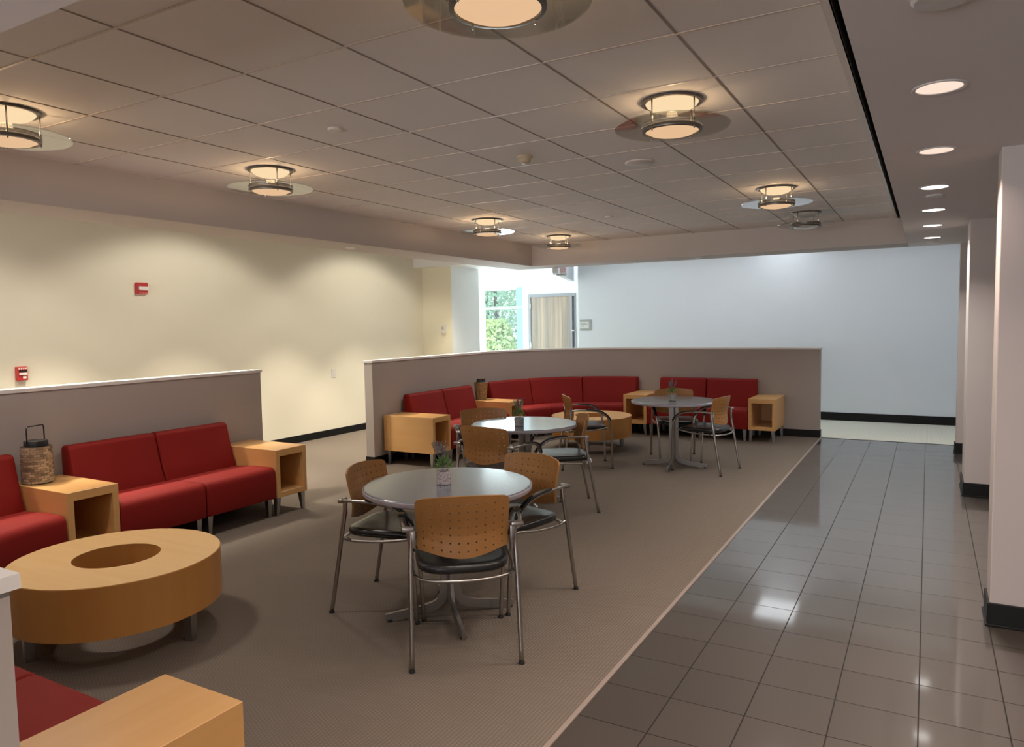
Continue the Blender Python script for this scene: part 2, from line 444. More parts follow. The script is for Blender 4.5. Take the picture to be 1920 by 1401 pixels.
b = MB(); b.box(-7.115, -7.06, 13.17, 13.3, 0, 2.115); b.box(-6.17, -6.13, 13.17, 13.3, 0, 2.115)
b.box(-7.115, -6.055, 13.17, 13.3, 2.115, 2.175); b.box(-6.075, -6.055, 13.17, 13.3, 0, 2.115)
local(b, door).build('door_frame', 'doorfr', door)
local(MB().box(-7.06, -6.17, 13.19, 13.24, .01, 2.115), door).build('door_panel', 'doorw', door)
local(MB().box(-6.13, -6.075, 13.2, 13.22, 0, 2.115), door).build('sidelight', 'darkglass', door)
local(MB().box(-6.13, -6.07, 13.12, 13.16, 1.42, 1.445).box(-6.11, -6.09, 13.14, 13.2, 1.425, 1.44), door).build('door_closer_bar', 'chrome', door)
for z in (1.94, 1.15, .3):
    local(MB().box(-7.075, -7.05, 13.165, 13.19, z-.05, z+.05), door).build('hinge', 'steel', door)
# rear wall behind the camera, with a wide window opening added for fill light
b = MB(); b.box(XL, 2.3, -5.12, -5, 0, .5); b.box(XL, 2.3, -5.12, -5, 2.35, ZH); b.box(XL, -6.5, -5.12, -5, .5, 2.35); b.box(1.6, 2.3, -5.12, -5, .5, 2.35)
struct(b.build('wall_front', 'cream'))
b = MB()
for k in range(6):
    x = -6.5+8.1*k/5; b.box(x-.03, x+.03, -5.1, -5.03, .5, 2.35)
b.box(-6.5, 1.6, -5.1, -5.03, .5, .55); b.box(-6.5, 1.6, -5.1, -5.03, 2.3, 2.35)
win2 = struct(b.build('window_2_added', 'frame'))  # unseen window, added so light comes from behind the camera
# baseboards
struct(MB().box(XL, XL+.012, -5, 10.168, 0, .10, .003).build('baseboard_left', 'base'))
struct(MB().box(-5.6, .9, YB-.012, YB, 0, .125, .003).build('baseboard_back', 'base'))
struct(MB().box(XL+.012, -6.952, 10.156, 10.168, 0, .10).build('baseboard_return', 'base'))
struct(MB().box(-6.952, -6.94, 10.156, 11.04, 0, .10).build('baseboard_entry', 'base'))
# pillars
for (y, d) in ((4.387, .22), (7.506, .5), (9.823, .15)):
    pl = struct(MB().box(.30, 1.1, y, y+d, 0, ZL+.01, .006, 2).build('pillar', 'pillar'))
    MB().box(.288, 1.112, y-.012, y+d+.012, 0, .12, .004).box(.28, 1.12, y-.02, y+d+.02, 0, .012, .003).build('pillar_base', 'base', pl)

# partitions ------------------------------------------------------------
def part_path(near, off):
    c = CEN_N if near else CEN_F; sg = -1 if near else 1
    r = PR+off; y0 = 4.78 if near else 6.37; x1 = -1.292 if near else -1.238
    pts = [(PX-off, y0), (PX-off, c[1])]
    for k in range(1, 24):
        a = PI/2*k/24
        pts.append((c[0]-r*math.cos(a), c[1]+sg*r*math.sin(a)))
    pts += [(c[0], c[1]+sg*r), (x1, c[1]+sg*r)]
    return pts
def partition(near, name):
    def ring(ins, outs, ext):
        i, o = part_path(near, -ins), part_path(near, PT+outs)
        sg = -1 if near else 1
        for q in (i, o):
            q[0] = (q[0][0], q[0][1]-sg*ext); q[-1] = (q[-1][0]+ext, q[-1][1])
        return i+o[::-1]
    def quads(pts, z0, z1):
        n = len(pts); h = n//2; b = MB()
        vs = [(x, y, z0) for x, y in pts]+[(x, y, z1) for x, y in pts]; fs = []
        for k in range(n): fs.append((k, (k+1) % n, n+(k+1) % n, n+k))
        for k in range(h-1):
            fs.append((k, n-1-k, n-2-k, k+1)); fs.append((n+k, n+k+1, n+n-2-k, n+n-1-k))
        return b.faces(vs, fs)
    w = struct(quads(ring(0, 0, 0), 0, 1.178).build(name, 'taupe', angle=30, smooth=True))
    quads(ring(.012, .012, .012), 1.178, 1.203).build('cap', 'cap', w, angle=30, smooth=True)
    struct(quads(ring(.008, .008, .008), 0, .10).build('baseboard_partition', 'base', angle=30, smooth=True))
partition(False, 'wall_partition_far')
partition(True, 'wall_partition_near')

# ------------------------------------------------------------------ furniture: lounge seating
def seat_profile():
    pts = []
    def arc(cx, cz, r, a0, a1, n=5):
        for k in range(n+1):
            a = math.radians(a0+(a1-a0)*k/n); pts.append((cx+r*math.cos(a), cz+r*math.sin(a)))
    pts.append((.03, .16)); arc(.69, .172, .012, 270, 360, 2)
    arc(.647, .37, .055, 0, 85, 6)
    pts.append((.45, .421)); pts.append((.20, .400)); pts.append((.03, .39))
    return pts
def back_profile():
    pts = [(.012, .165), (.012, .72)]
    def arc(cx, cz, r, a0, a1, n=6):
        for k in range(n+1):
            a = math.radians(a0+(a1-a0)*k/n); pts.append((cx+r*math.cos(a), cz+r*math.sin(a)))
    arc(.045, .742, .033, 180, 90, 4)
    arc(.085, .735, .040, 90, 14, 5)
    pts.append((.185, .50)); pts.append((.225, .402)); pts.append((.225, .165))
    return pts
def sweep_profile(prof, frames, bev=.014):
    """frames: list of (origin, outdir) ; profile b along outdir, z up"""
    bm = bmesh.new(); rings = []
    for o, d in frames:
        rings.append([bm.verts.new((o[0]+d[0]*p[0], o[1]+d[1]*p[0], p[1])) for p in prof])
    m = len(prof)
    for a, b in zip(rings, rings[1:]):
        for k in range(m): bm.faces.new((a[k], a[(k+1) % m], b[(k+1) % m], b[k]))
    f0 = bm.faces.new(rings[0][::-1]); f1 = bm.faces.new(rings[-1])
    bmesh.ops.recalc_face_normals(bm, faces=bm.faces[:])
    ed = list({e for f in (f0, f1) for e in f.edges})
    bmesh.ops.bevel(bm, geom=ed, offset=bev, segments=3, affect='EDGES', profile=.5, clamp_overlap=True)
    mb = MB(); mb.bm.free(); mb.bm = bm; return mb
def sofa_leg(parent, x, y, z=.162):
    MB().sweep([(x, y, .0), (x, y, .006), (x, y, z)], [(-.022, -.022), (.022, -.022), (.022, .022), (-.022, .022)], up=(0, 1, 0), scales=[.62, .64, 1.]).build('leg', 'steel', parent)
SEAT_LABELS = []
def straight_unit(width):
    u = empty('lounge_seat', cat='sofa')
    hw = width/2-.003
    fr = [((-hw, 0), (0, 1)), ((hw, 0), (0, 1))]
    sweep_profile(seat_profile(), fr, .016).build('seat', 'red', u, smooth=True, angle=50)
    sweep_profile(back_profile(), fr, .018).build('backrest', 'red', u, smooth=True, angle=50)
    for sx in (-1, 1):
        for yy in (.10, .645): sofa_leg(u, sx*(hw-.045), yy)
    return u
def curved_unit(th0, th1, R):
    u = empty('curved_lounge_seat', cat='sofa')
    g = .002
    fr = []
    for k in range(11):
        a = th0+g+(th1-th0-2*g)*k/10; d = (math.cos(a), math.sin(a))
        fr.append(((R*d[0], R*d[1]), (-d[0], -d[1])))
    sweep_profile(seat_profile(), fr, .016).build('seat', 'red', u, smooth=True, angle=50)
    sweep_profile(back_profile(), fr, .018).build('backrest', 'red', u, smooth=True, angle=50)
    for a in (th0+.07, th1-.07): sofa_leg(u, (R-.10)*math.cos(a), (R-.10)*math.sin(a))
    for a in (th0+.08, th1-.08): sofa_leg(u, (R-.65)*math.cos(a), (R-.65)*math.sin(a))
    return u
G = .02   # gap between furniture backs and partition
unit = straight_unit(.683)
place_n = 0
# frame: local +Y = facing direction.  left partition faces +X -> rz=-90deg ; back faces -Y -> rz=180 ; near faces +Y -> rz=0
A_ROT, F_ROT = -PI/2, PI
units = [
    ((PX+G, 3.935, 0), A_ROT, 'red lounge seat at the right end of the left sofa, by the empty side table', 'red seats along the left partition'),
    ((PX+G, 3.250, 0), A_ROT, 'red lounge seat of the left sofa, next to the side table that carries the lantern', 'red seats along the left partition'),
    ((PX+G, 7.205, 0), A_ROT, 'red lounge seat at the far partition, directly behind the side table at its left end', 'red seats along the far partition'),
    ((PX+G, 7.895, 0), A_ROT, 'red lounge seat at the far partition, just left of the far lantern table', 'red seats along the far partition'),
    ((-3.045, PYF-G, 0), F_ROT, 'red lounge seat behind the farthest round table, left of the straight pair', 'red seats along the far partition'),
    ((-2.36, PYF-G, 0), F_ROT, 'rightmost red lounge seat at the far partition, beside the end side table', 'red seats along the far partition'),
    ((-2.315, PYN+G, 0), 0., 'red lounge seat in the near bottom left corner, beside the near side table', 'red seats in the bottom left corner'),
    ((-3.0, PYN+G, 0), 0., 'second red lounge seat in the bottom left corner, just glimpsed past the dark seam', 'red seats in the bottom left corner'),
]
for i, (loc, rz, lab, grp) in enumerate(units): place(unit, i > 0, loc, rz, lab, grp)
RB = PR-G
c1 = curved_unit(PI/2+2*PI/6, PI, RB)   # leftmost sector of far curve
c1.location = (CEN_F[0], CEN_F[1], 0); tag(c1, 'curved red seat right behind the far lantern table, left of the curved three', group='curved red seats at the far partition')
for a, lab in ((-PI/6, 'middle seat of the curved red sofa at the far partition'),
               (-PI/3, 'curved red seat at the right end of the far curve, beside the open side table')):
    c = copy_tree(c1); c.rotation_euler.z = a; c['label'] = lab
c = copy_tree(c1); c.location = (CEN_N[0], CEN_N[1]+.235, 0); c.rotation_euler.z = PI/6
c['label'] = 'red curved seat cut off by the left edge, left of the lantern'; c['group'] = 'curved red seats at the near partition'

# side tables ------------------------------------------------------------
def side_table():
    t = empty('side_table', cat='table')
    w, d, z0, z1 = .17, .70, .158, .565
    i0, it, ib, back = .128, .507, .203, .05
    # shell with a real recess, opening towards +Y (y = d)
    vs = []
    def q(x0, x1, y, zz0, zz1): vs.extend([(x0, y, zz0), (x1, y, zz0), (x1, y, zz1), (x0, y, zz1)])
    q(-w, w, 0, z0, z1); q(-w, w, d, z0, z1); q(-i0, i0, d, ib, it); q(-i0, i0, back, ib, it)
    fs = [(0, 1, 2, 3)]
    fs += [(0, 1, 5, 4), (1, 2, 6, 5), (2, 3, 7, 6), (3, 0, 4, 7)]
    fs += [(4, 5, 9, 8), (5, 6, 10, 9), (6, 7, 11, 10), (7, 4, 8, 11)]
    fs += [(8, 9, 13, 12), (9, 10, 14, 13), (10, 11, 15, 14), (11, 8, 12, 15), (12, 13, 14, 15)]
    b = MB().faces(vs, fs)
    bmesh.ops.recalc_face_normals(b.bm, faces=b.bm.faces[:])
    outer = [e for e in b.bm.edges if all(v.index < 8 or True for v in e.verts)]
    bmesh.ops.bevel(b.bm, geom=b.bm.edges[:], offset=.0018, segments=1, affect='EDGES')
    b.build('body', 'maple_y', t)
    for sx in (-1, 1):
        for yy in (.06, d-.04):
            x = sx*(w-.035)
            MB().sweep([(x+sx*.012, yy, 0), (x+sx*.012, yy, .006), (x, yy, .16)], [(-.02, -.02), (.02, -.02), (.02, .02), (-.02, .02)], up=(0, 1, 0), scales=[.6, .62, 1.15]).build('leg', 'steel', t)
    return t
st = side_table()
tables = [
    ((PX+G, 4.448, 0), A_ROT, 'maple side table at the open end of the left sofa, nothing on it'),
    ((PX+G, 2.735, 0), A_ROT, 'maple side table carrying the lantern with a tall wire handle'),
    ((PX+G, 6.69, 0), A_ROT, 'maple side table at the left end of the far partition, broad side to camera'),
    ((PX+G, 8.41, 0), A_ROT, 'maple side table under the far lantern, between red seats'),
    ((-3.56, PYF-G, 0), F_ROT, 'open maple side table between curved red seats and the far straight pair'),
    ((-1.845, PYF-G, 0), F_ROT, 'open maple side table nearest the right end of the far partition'),
    ((-1.80, PYN+G, 0), 0., 'maple side table in the bottom left foreground, cut by the lower edge'),
]
for i, (loc, rz, lab) in enumerate(tables): place(st, i > 0, loc, rz, lab, 'maple cube side tables')

# coffee tables ------------------------------------------------------------
def coffee():
    t = empty('round_coffee_table', cat='table')
    ro, ri, z0, z1 = .503, .207, .168, .42
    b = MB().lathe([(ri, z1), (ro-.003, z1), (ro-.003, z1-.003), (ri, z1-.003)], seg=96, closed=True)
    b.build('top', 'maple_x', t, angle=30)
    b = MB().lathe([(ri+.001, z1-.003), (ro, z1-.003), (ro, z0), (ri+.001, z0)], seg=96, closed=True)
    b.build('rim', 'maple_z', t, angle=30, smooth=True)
    for k in range(3):
        a = math.radians(17+120*k); x, y = .42*math.cos(a), .42*math.sin(a)
        MB().sweep([(x, y, 0), (x, y, .008), (x*.985, y*.985, .17)], [(-.026, -.026), (.026, -.026), (.026, .026), (-.026, .026)], up=(math.cos(a), math.sin(a), 0), scales=[.72, .74, 1.]).build('leg', 'steel', t)
    return t
ct = coffee()
place(ct, False, (-3.67, 2.222, 0), 0, 'large round maple coffee table with a hole in its middle, in the left foreground', 'round coffee tables')
place(ct, True, (-3.69, 8.47, 0), math.radians(29), 'round maple coffee table in front of the far curved seats', 'round coffee tables')

# cafe tables ------------------------------------------------------------
def cafe():
    t = empty('round_cafe_table', cat='table')
    MB().lathe([(0, .73), (.30, .73), (.446, .73), (.4495, .73), (.455, .727), (.4575, .716), (.4575, .704), (.452, .699), (0, .699)], seg=96).build('tabletop', 'laminate', t, smooth=True, angle=40)
    MB().lathe([(.4562, .7255), (.459, .724), (.459, .704), (.4562, .7015)], seg=96, closed=True).build('edge_band', 'lamedge', t, smooth=True, angle=60)
    MB().lathe([(0, .08), (.022, .08), (.022, .69), (.11, .692), (.11, .699), (0, .699)], seg=32).build('column', 'pedestal', t, smooth=True, angle=40)
    for k in range(4):
        a = PI/2*k; c, s = math.cos(a), math.sin(a)
        path = smooth_path([(.027, 0, .68), (.027, 0, .40), (.029, 0, .18), (.055, 0, .085), (.12, 0, .052), (.24, 0, .034), (.355, 0, .018)], 5)
        pts = [(p.x*c-p.y*s, p.x*s+p.y*c, p.z) for p in path]
        b = MB().sweep(pts, [(-.024, -.010), (.024, -.010), (.024, .010), (-.024, .010)], up=(-s, c, 0), cap=True)
        # orient: side vector is along path normal, so width runs tangentially
        bmesh.ops.bevel(b.bm, geom=[e for e in b.bm.edges if e.is_manifold and e.calc_face_angle(0) > 1.], offset=.003, segments=2, affect='EDGES')
        leg = b.build('leg', 'pedestal', t, smooth=True, angle=50)
        MB().lathe([(0, .0), (.016, .0), (.018, .008), (.014, .014), (0, .014)], (.335*c, .335*s, 0), 16).build('foot', 'rubber', leg, smooth=True, angle=40)
    return t
cf = cafe()
place(cf, False, (-2.262, 3.235, 0), PI/4, 'nearest grey-topped round table, with a lavender pot', 'grey round cafe tables')
place(cf, True, (-3.035, 5.51, 0), PI/4+.1, 'middle grey-topped round table, left of the far one and behind the nearest', 'grey round cafe tables')
place(cf, True, (-2.40, 7.75, 0), .1, 'farthest grey-topped round table, before the straight red seats', 'grey round cafe tables')

# chairs ------------------------------------------------------------
def shell_mesh():
    cols, rows = 10, 7
    al = [-1.]
    for k in range(cols):
        x = (-.19+.38*k/(cols-1))/.222; h = .0042/.222
        al += [x-h, x+h]
    al += [1.]
    # v in 0..1 (bottom to top)
    vl = [0., .03]
    for k in range(rows):
        v = .10+.76*k/(rows-1); h = .0042/.29
        vl += [v-h, v+h]
    vl += [.91, .94, .965, .985, 1.]
    bm = bmesh.new(); g = []
    for v in vl:
        row = []
        for a in al:
            # outline
            w = .226-.012*(1-v)
            zt = .80-.012*a*a; zb = .54-.042*(math.cos(a*PI*.5)**1.2 if abs(a) < 1 else 0)
            if v > .88:
                t = (v-.88)/.12; rr = .04
                w = w-rr+rr*math.sqrt(max(0, 1-t*t))
            x = a*w; z = zb+(zt-zb)*v
            y = -.215+.055*(x/.22)**2-.05*max(0, (z-.60))/.2*.5+.03*math.exp(-((z-.62)/.09)**2)*.5
            row.append(bm.verts.new((x, y, z)))
        g.append(row)
    for i in range(len(vl)-1):
        for j in range(len(al)-1):
            hole = (i >= 2 and i < 2+2*rows and i % 2 == 0 and j >= 1 and j < 1+2*cols and j % 2 == 1)
            if hole: continue
            bm.faces.new((g[i][j], g[i][j+1], g[i+1][j+1], g[i+1][j]))
    bmesh.ops.recalc_face_normals(bm, faces=bm.faces[:])
    # thickness
    geom = bmesh.ops.solidify(bm, geom=bm.faces[:], thickness=.011)
    mb = MB(); mb.bm.free(); mb.bm = bm; return mb
def seat_mesh():
    n = 56; b = MB(); layers = []
    for z, k in ((.425, .90), (.428, .96), (.438, 1.0), (.452, 1.0), (.463, .985), (.470, .95), (.471, .85), (.467, .6), (.464, .3)):
        ring = []
        for i in range(n):
            a = 2*PI*i/n; c, s = math.cos(a), math.sin(a)
            e = 2/4.2
            x = .225*k*math.copysign(abs(c)**e, c); y = .232*k*math.copysign(abs(s)**e, s)
            x *= (1+.03*(y/.23)); y += .01
            dz = -.018*(1 if y > .14 else 0)*((y-.14)/.1)**2 if y > .14 else 0
            dz += .006*(x/.22)**2
            ring.append(b.bm.verts.new((x, y, z+dz)))
        layers.append(ring)
    for p, q in zip(layers, layers[1:]):
        for i in range(n): b.bm.faces.new((p[i], p[(i+1) % n], q[(i+1) % n], q[i]))
    b.bm.faces.new(layers[0][::-1]); b.bm.faces.new(layers[-1]); return b
def chair():
    t = empty('perforated_armchair', cat='chair')
    shell_mesh().build('backrest', 'shell', t, smooth=True, angle=35)
    seat_mesh().build('seat', 'leather', t, smooth=True, angle=60)
    fr = [(-.237, .22, .45), (-.245, .05, .425), (-.238, -.13, .415), (-.18, -.225, .41), (0, -.25, .405), (.18, -.225, .41), (.238, -.13, .415), (.245, .05, .425), (.237, .22, .45)]
    b = MB().tube(smooth_path(fr, 6), .0085, 8)
    for s in (-1, 1): b.tube([(s*.253, -.205, .44), (s*.236, -.15, .416)], .008, 8)
    b.tube([(-.236, .16, .437), (.236, .16, .437)], .007, 8)
    b.build('seat_frame', 'chrome', t, smooth=True)
    for s in (-1, 1):
        rl = MB().tube(smooth_path([(s*.255, -.275, .004), (s*.2535, -.232, .24), (s*.251, -.198, .44), (s*.247, -.178, .56), (s*.244, -.172, .64)], 4), .0118, 10).build('leg', 'chrome', t, smooth=True)
        MB().lathe([(0, 0), (.0145, 0), (.0155, .006), (.013, .012), (0, .012)], (s*.255, -.275, 0), 14).build('glide', 'rubber', rl, smooth=True, angle=40)
        path = smooth_path([(s*.268, -.185, .645), (s*.285, -.09, .650), (s*.292, .04, .647), (s*.288, .15, .622), (s*.272, .225, .555), (s*.254, .255, .45), (s*.238, .268, .25), (s*.225, .275, .004)], 6)
        arm, leg = path[:25], path[24:]
        fl = MB().tube(leg, .0112, 10).build('leg', 'chrome', t, smooth=True)
        MB().lathe([(0, 0), (.0140, 0), (.015, .006), (.0125, .012), (0, .012)], (s*.225, .275, 0), 14).build('glide', 'rubber', fl, smooth=True, angle=40)
        ar = MB().tube(arm, .0095, 10).build('armrest', 'chrome', t, smooth=True)
        pad = [Vector(p)+Vector((0, 0.006, .010)) if i < 12 else Vector(p)+Vector((0, .010, .006)) for i, p in enumerate(path[9:27])]
        b = MB().sweep(pad, [(-.015, -.006), (.015, -.006), (.017, 0), (.015, .006), (-.015, .006), (-.017, 0)], up=(0, 0, 1), scales=[.6]+[1.]*(len(pad)-2)+[.6])
        b.build('arm_pad', 'leather', ar, smooth=True, angle=50)
        b = MB(); b.box(s*.258-.030, s*.258+.030, -.197, -.165, .632, .656, .007)
        b.box(s*.234-.011, s*.234+.011, -.192, -.172, .555, .64, .004)
        b.build('back_bracket', 'chrome', t, smooth=True, angle=40)
    return t
ch = chair()
def face(fx, fy): return math.atan2(fy, fx)-PI/2
chairs = [
    ((-2.0, 2.96), (-.61, .79), 'perforated wooden armchair nearest the camera, its whole back turned to the viewer'),
    ((-2.65, 3.25), (.98, .2), 'perforated wooden armchair on the left of the nearest round table, seen from its side'),
    ((-2.12, 3.685), (-.25, -.97), 'perforated wooden armchair at the right of the nearest round table, facing the camera'),
    ((-3.0, 4.98), (.05, 1.), 'wooden armchair with its back to the camera at the middle round table'),
    ((-2.74, 5.64), (-.84, -.54), 'wooden armchair pushed up to the right side of the middle round table'),
    ((-3.52, 5.68), (.66, -.75), 'wooden armchair behind the middle table at left, only its back top showing'),
    ((-3.31, 7.39), (.845, .537), 'wooden armchair with its back to the middle table, before the far coffee table'),
    ((-2.04, 7.71), (-.99, .155), 'wooden armchair on the right side of the farthest round table'),
    ((-2.503, 8.185), (.45, -.89), 'wooden armchair behind the farthest round table, facing the camera'),
]
for i, (p, f, lab) in enumerate(chairs):
    place(ch, i > 0, (p[0], p[1], 0), face(*f), lab, 'perforated wooden armchairs')

# potted lavender ------------------------------------------------------------
def plant(seed, potmat):
    rnd = random.Random(seed)
    t = empty('potted_lavender', cat='plant')
    MB().lathe([(0, 0), (.036, 0), (.040, .004), (.041, .074), (.037, .074), (.036, .064), (0, .064)], seg=32).build('pot', potmat, t, smooth=True, angle=40)
    MB().lathe([(0, .066), (.036, .064)], seg=24).build('soil', 'soil', t)
    b = MB()
    for k in range(230):
        a = rnd.uniform(0, 2*PI); e = rnd.uniform(-.25, 1.45); r = .042+.012*rnd.random()
        c = Vector((0, 0, .098)); d = Vector((math.cos(a)*math.cos(e), math.sin(a)*math.cos(e), math.sin(e)*.95))
        p = c+d*r*rnd.uniform(.45, 1.); q = p+(d+Vector((rnd.uniform(-.6, .6), rnd.uniform(-.6, .6), rnd.uniform(0, .7)))).normalized()*rnd.uniform(.012, .022)
        sd = (q-p).cross(Vector((rnd.uniform(-1, 1), rnd.uniform(-1, 1), rnd.uniform(-1, 1)))).normalized()*.0038
        m = (p+q)/2; nn = (q-p).cross(sd).normalized()*.0015
        b.faces([p, m+sd+nn, q, m-sd+nn], [(0, 1, 2, 3)])
    b.build('foliage', 'leaf', t)
    for k in range(9):
        a = rnd.uniform(0, 2*PI); ln = rnd.uniform(.11, .165); tilt = rnd.uniform(.05, .42)
        d = Vector((math.cos(a)*math.sin(tilt), math.sin(a)*math.sin(tilt), math.cos(tilt)))
        p0 = Vector((0, 0, .085)); p1 = p0+d*ln
        b = MB().tube([p0, (p0+p1)/2, p1], .0011, 5)
        for j in range(16):
            f = .58+.42*j/15; c = p0+d*ln*f; r = .0042*(1.1-abs(f-.75)*1.6)
            o = Vector((rnd.uniform(-1, 1), rnd.uniform(-1, 1), rnd.uniform(-.3, .3)))*.005
            b2 = bmesh.new(); bmesh.ops.create_icosphere(b2, subdivisions=1, radius=r, matrix=Matrix.Translation(c+o)); b._merge(b2)
        b.build('flower_spike', 'lavender', t, smooth=True)
    return t
for sd, loc, pm, lab in ((3, (-2.275, 3.215, .730), 'pot', 'potted lavender in a pale marbled pot on the nearest round table'),
                         (11, (-2.985, 5.33, .730), 'potg', 'potted lavender in a grey pot on the middle round table'),
                         (29, (-2.395, 7.68, .730), 'potg', 'potted lavender with an upright grey spike on the farthest round table')):
    p = plant(sd, pm); p.location = loc; tag(p, lab, group='table centrepieces')

# lanterns ------------------------------------------------------------
def woven_body(r0, r1, h, rows, seg, amp, n):
    b = MB(); uvl = b.bm.loops.layers.uv.new('UVMap'); g = []
    for i in range(rows*2+1):
        f = i/(rows*2); row = []
        for k in range(seg+1):
            a = 2*PI*k/seg; ph = PI*((i//2) % 2)
            r = r0+(r1-r0)*f+amp*math.sin(n*a+ph)*(1 if i % 2 else .3)
            row.append((r*math.cos(a), r*math.sin(a), h*f))
        g.append([b.bm.verts.new(p) for p in row[:-1]])
    for i in range(rows*2):
        for k in range(seg):
            f = b.bm.faces.new((g[i][k], g[i][(k+1) % seg], g[i+1][(k+1) % seg], g[i+1][k]))
            for lp, (uu, vv) in zip(f.loops, ((k, i), (k+1, i), (k+1, i+1), (k, i+1))): lp[uvl].uv = (uu/seg*2, vv/(rows*2))
    b.bm.faces.new(g[0][::-1]); b.bm.faces.new(g[-1]); return b
ln = empty('woven_lantern', (-5.275, 2.672, .565), .3, label='woven rattan lantern with a tall black wire handle, on the left side table', cat='lantern')
o = woven_body(.094, .094, .245, 14, 104, .003, 26).build('woven_body', 'rattan', ln, smooth=True, angle=40); o.location = (0, 0, .008)
MB().lathe([(0, 0), (.088, 0), (.092, .006), (.092, .012), (0, .012)], seg=40).build('base_ring', 'black', ln, smooth=True, angle=40)
MB().lathe([(0, .25), (.072, .25), (.072, .288), (.069, .292), (0, .292)], seg=40).build('lid', 'black', ln, smooth=True, angle=40)
hd = [(0, -.070, .27), (0, -.070, .375), (0, -.064, .392), (0, .064, .392), (0, .070, .375), (0, .070, .27)]
MB().tube(hd, .0042, 8).build('handle', 'black', ln, smooth=True)
ln = empty('woven_lantern', (-5.30, 8.42, .565), 0, label='small mottled woven lantern with a black cap, on the far side table', cat='lantern')
woven_body(.072, .092, .235, 12, 84, .003, 21).build('woven_body', 'rattan2', ln, smooth=True, angle=40)
MB().lathe([(0, .232), (.075, .232), (.060, .25), (.060, .282), (0, .284)], seg=36).build('lid', 'black', ln, smooth=True, angle=40)
MB().lathe([(0, -.0), (.070, -.0), (.074, .008), (0, .008)], seg=36).build('base_ring', 'black', ln, smooth=True, angle=40)

# pendants ------------------------------------------------------------
def pendant(lit):
    t = empty('glass_disc_ceiling_light', cat='ceiling light')
    bw, bh = ('bowl', 'bowlhot') if lit else ('bowloff', 'bowloff')
    MB().lathe([(.128, 0), (.156, 0), (.158, -.006), (.154, -.014), (.128, -.012)], seg=64, closed=True).build('ceiling_ring', 'bronze', t, smooth=True, angle=40)
    MB().lathe([(.138, -.006), (.128, -.022), (.10, -.042), (.06, -.054), (0, -.058)], seg=64).build('upper_diffuser', bh, t, smooth=True)
    MB().lathe([(.134, -.139), (.148, -.137), (.153, -.143), (.151, -.156), (.136, -.158)], seg=64, closed=True).build('lower_ring', 'bronze', t, smooth=True, angle=60)
    MB().lathe([(0, -.146), (.136, -.146), (.136, -.150), (.11, -.164), (.06, -.173), (0, -.176)], seg=64).build('lower_diffuser', bw, t, smooth=True, angle=40)
    MB().lathe([(.153, -.128), (.291, -.128), (.293, -.131), (.291, -.135), (.153, -.135)], seg=96, closed=True).build('glass_disc', 'glassd', t, smooth=True, angle=40)
    for k in range(4):
        a = PI/4+PI/2*k+.35
        MB().tube([(.146*math.cos(a), .146*math.sin(a), -.004), (.146*math.cos(a), .146*math.sin(a), -.168)], .0042, 8).build('rod', 'rod', t, smooth=True)
    return t
pn = pendant(True)
pl_ = [((-1.175, 2.01), 'glass-disc ceiling light cut off by the top edge of the photo, overhead', 7),
       ((-1.165, 3.745), 'lit glass-disc ceiling light at upper right, second along the right row', 7),
       ((-1.160, 6.68), 'lit glass-disc ceiling light far down the right row, before the unlit one', 7),
       ((-4.09, 2.025), 'lit glass-disc ceiling light cut off by the left edge of the photo', 9),
       ((-4.10, 3.755), 'lit glass-disc ceiling light above the left red sofa, over the wall alarm', 9),
       ((-4.17, 6.82), 'lit glass-disc ceiling light down the left row, before the beam corner', 11),
       ((-4.20, 8.64), 'farthest lit glass-disc ceiling light, in the coffer corner', 8)]
PW = 7.4
for i, (p, lab, w) in enumerate(pl_):
    o = place(pn, i > 0, (p[0], p[1], ZU), 0, lab, 'glass-disc ceiling lights')
for i, (p, lab, w) in enumerate(pl_):
    lamp('pendant_bulb', 'POINT', (p[0], p[1], ZU-.095), w*.42, (1., .66, .36), shadow_soft_size=.03)
    lamp('pendant_downlight', 'AREA', (p[0], p[1], ZU-.185), PW*(1.6 if i == 3 else 1.), (1., .92, .84), shape='DISK', size=.24, spread=math.radians(135))
po = pendant(False); po.location = (-1.158, 8.40, ZU); tag(po, 'unlit glass-disc ceiling light, the farthest of the right row')

# recessed downlights ------------------------------------------------------------
def downlight(lens):
    t = empty('recessed_downlight', cat='ceiling light')
    MB().lathe([(.076, .0), (.088, .0), (.089, -.004), (.086, -.006), (.076, -.004)], seg=48, closed=True).build('trim_ring', 'ringw', t, smooth=True, angle=40)
    MB().lathe([(0, -.0015), (.078, -.0015)], seg=48).build('lens', lens, t)
    return t
dw = downlight('downwarm'); dc = downlight('downcool')
ys = [3.12, 4.28, 5.47, 6.63, 7.75, 8.93]
names = ['nearest', 'second', 'third', 'fourth', 'fifth', 'farthest']
for i, y in enumerate(ys):
    pr = dw if i < 2 else dc
    o = place(pr, not (i in (0, 2)), (.018, y, ZL), 0, '%s round recessed downlight in the row over the tiled corridor' % names[i], 'corridor downlights')
DW = 14.
for i, y in enumerate([-1.5, -.4, .78, 1.95, 3.12, 4.365, 5.47, 6.63, 7.75, 8.93]):
    cool = y > 5
    lamp('corridor_bulb', 'AREA', (.018, y, ZL-.012), DW, (1., .93, .85) if cool else (1., .80, .67), shape='DISK', size=.06 if 4 < y < 5 else .14, spread=math.radians(124))
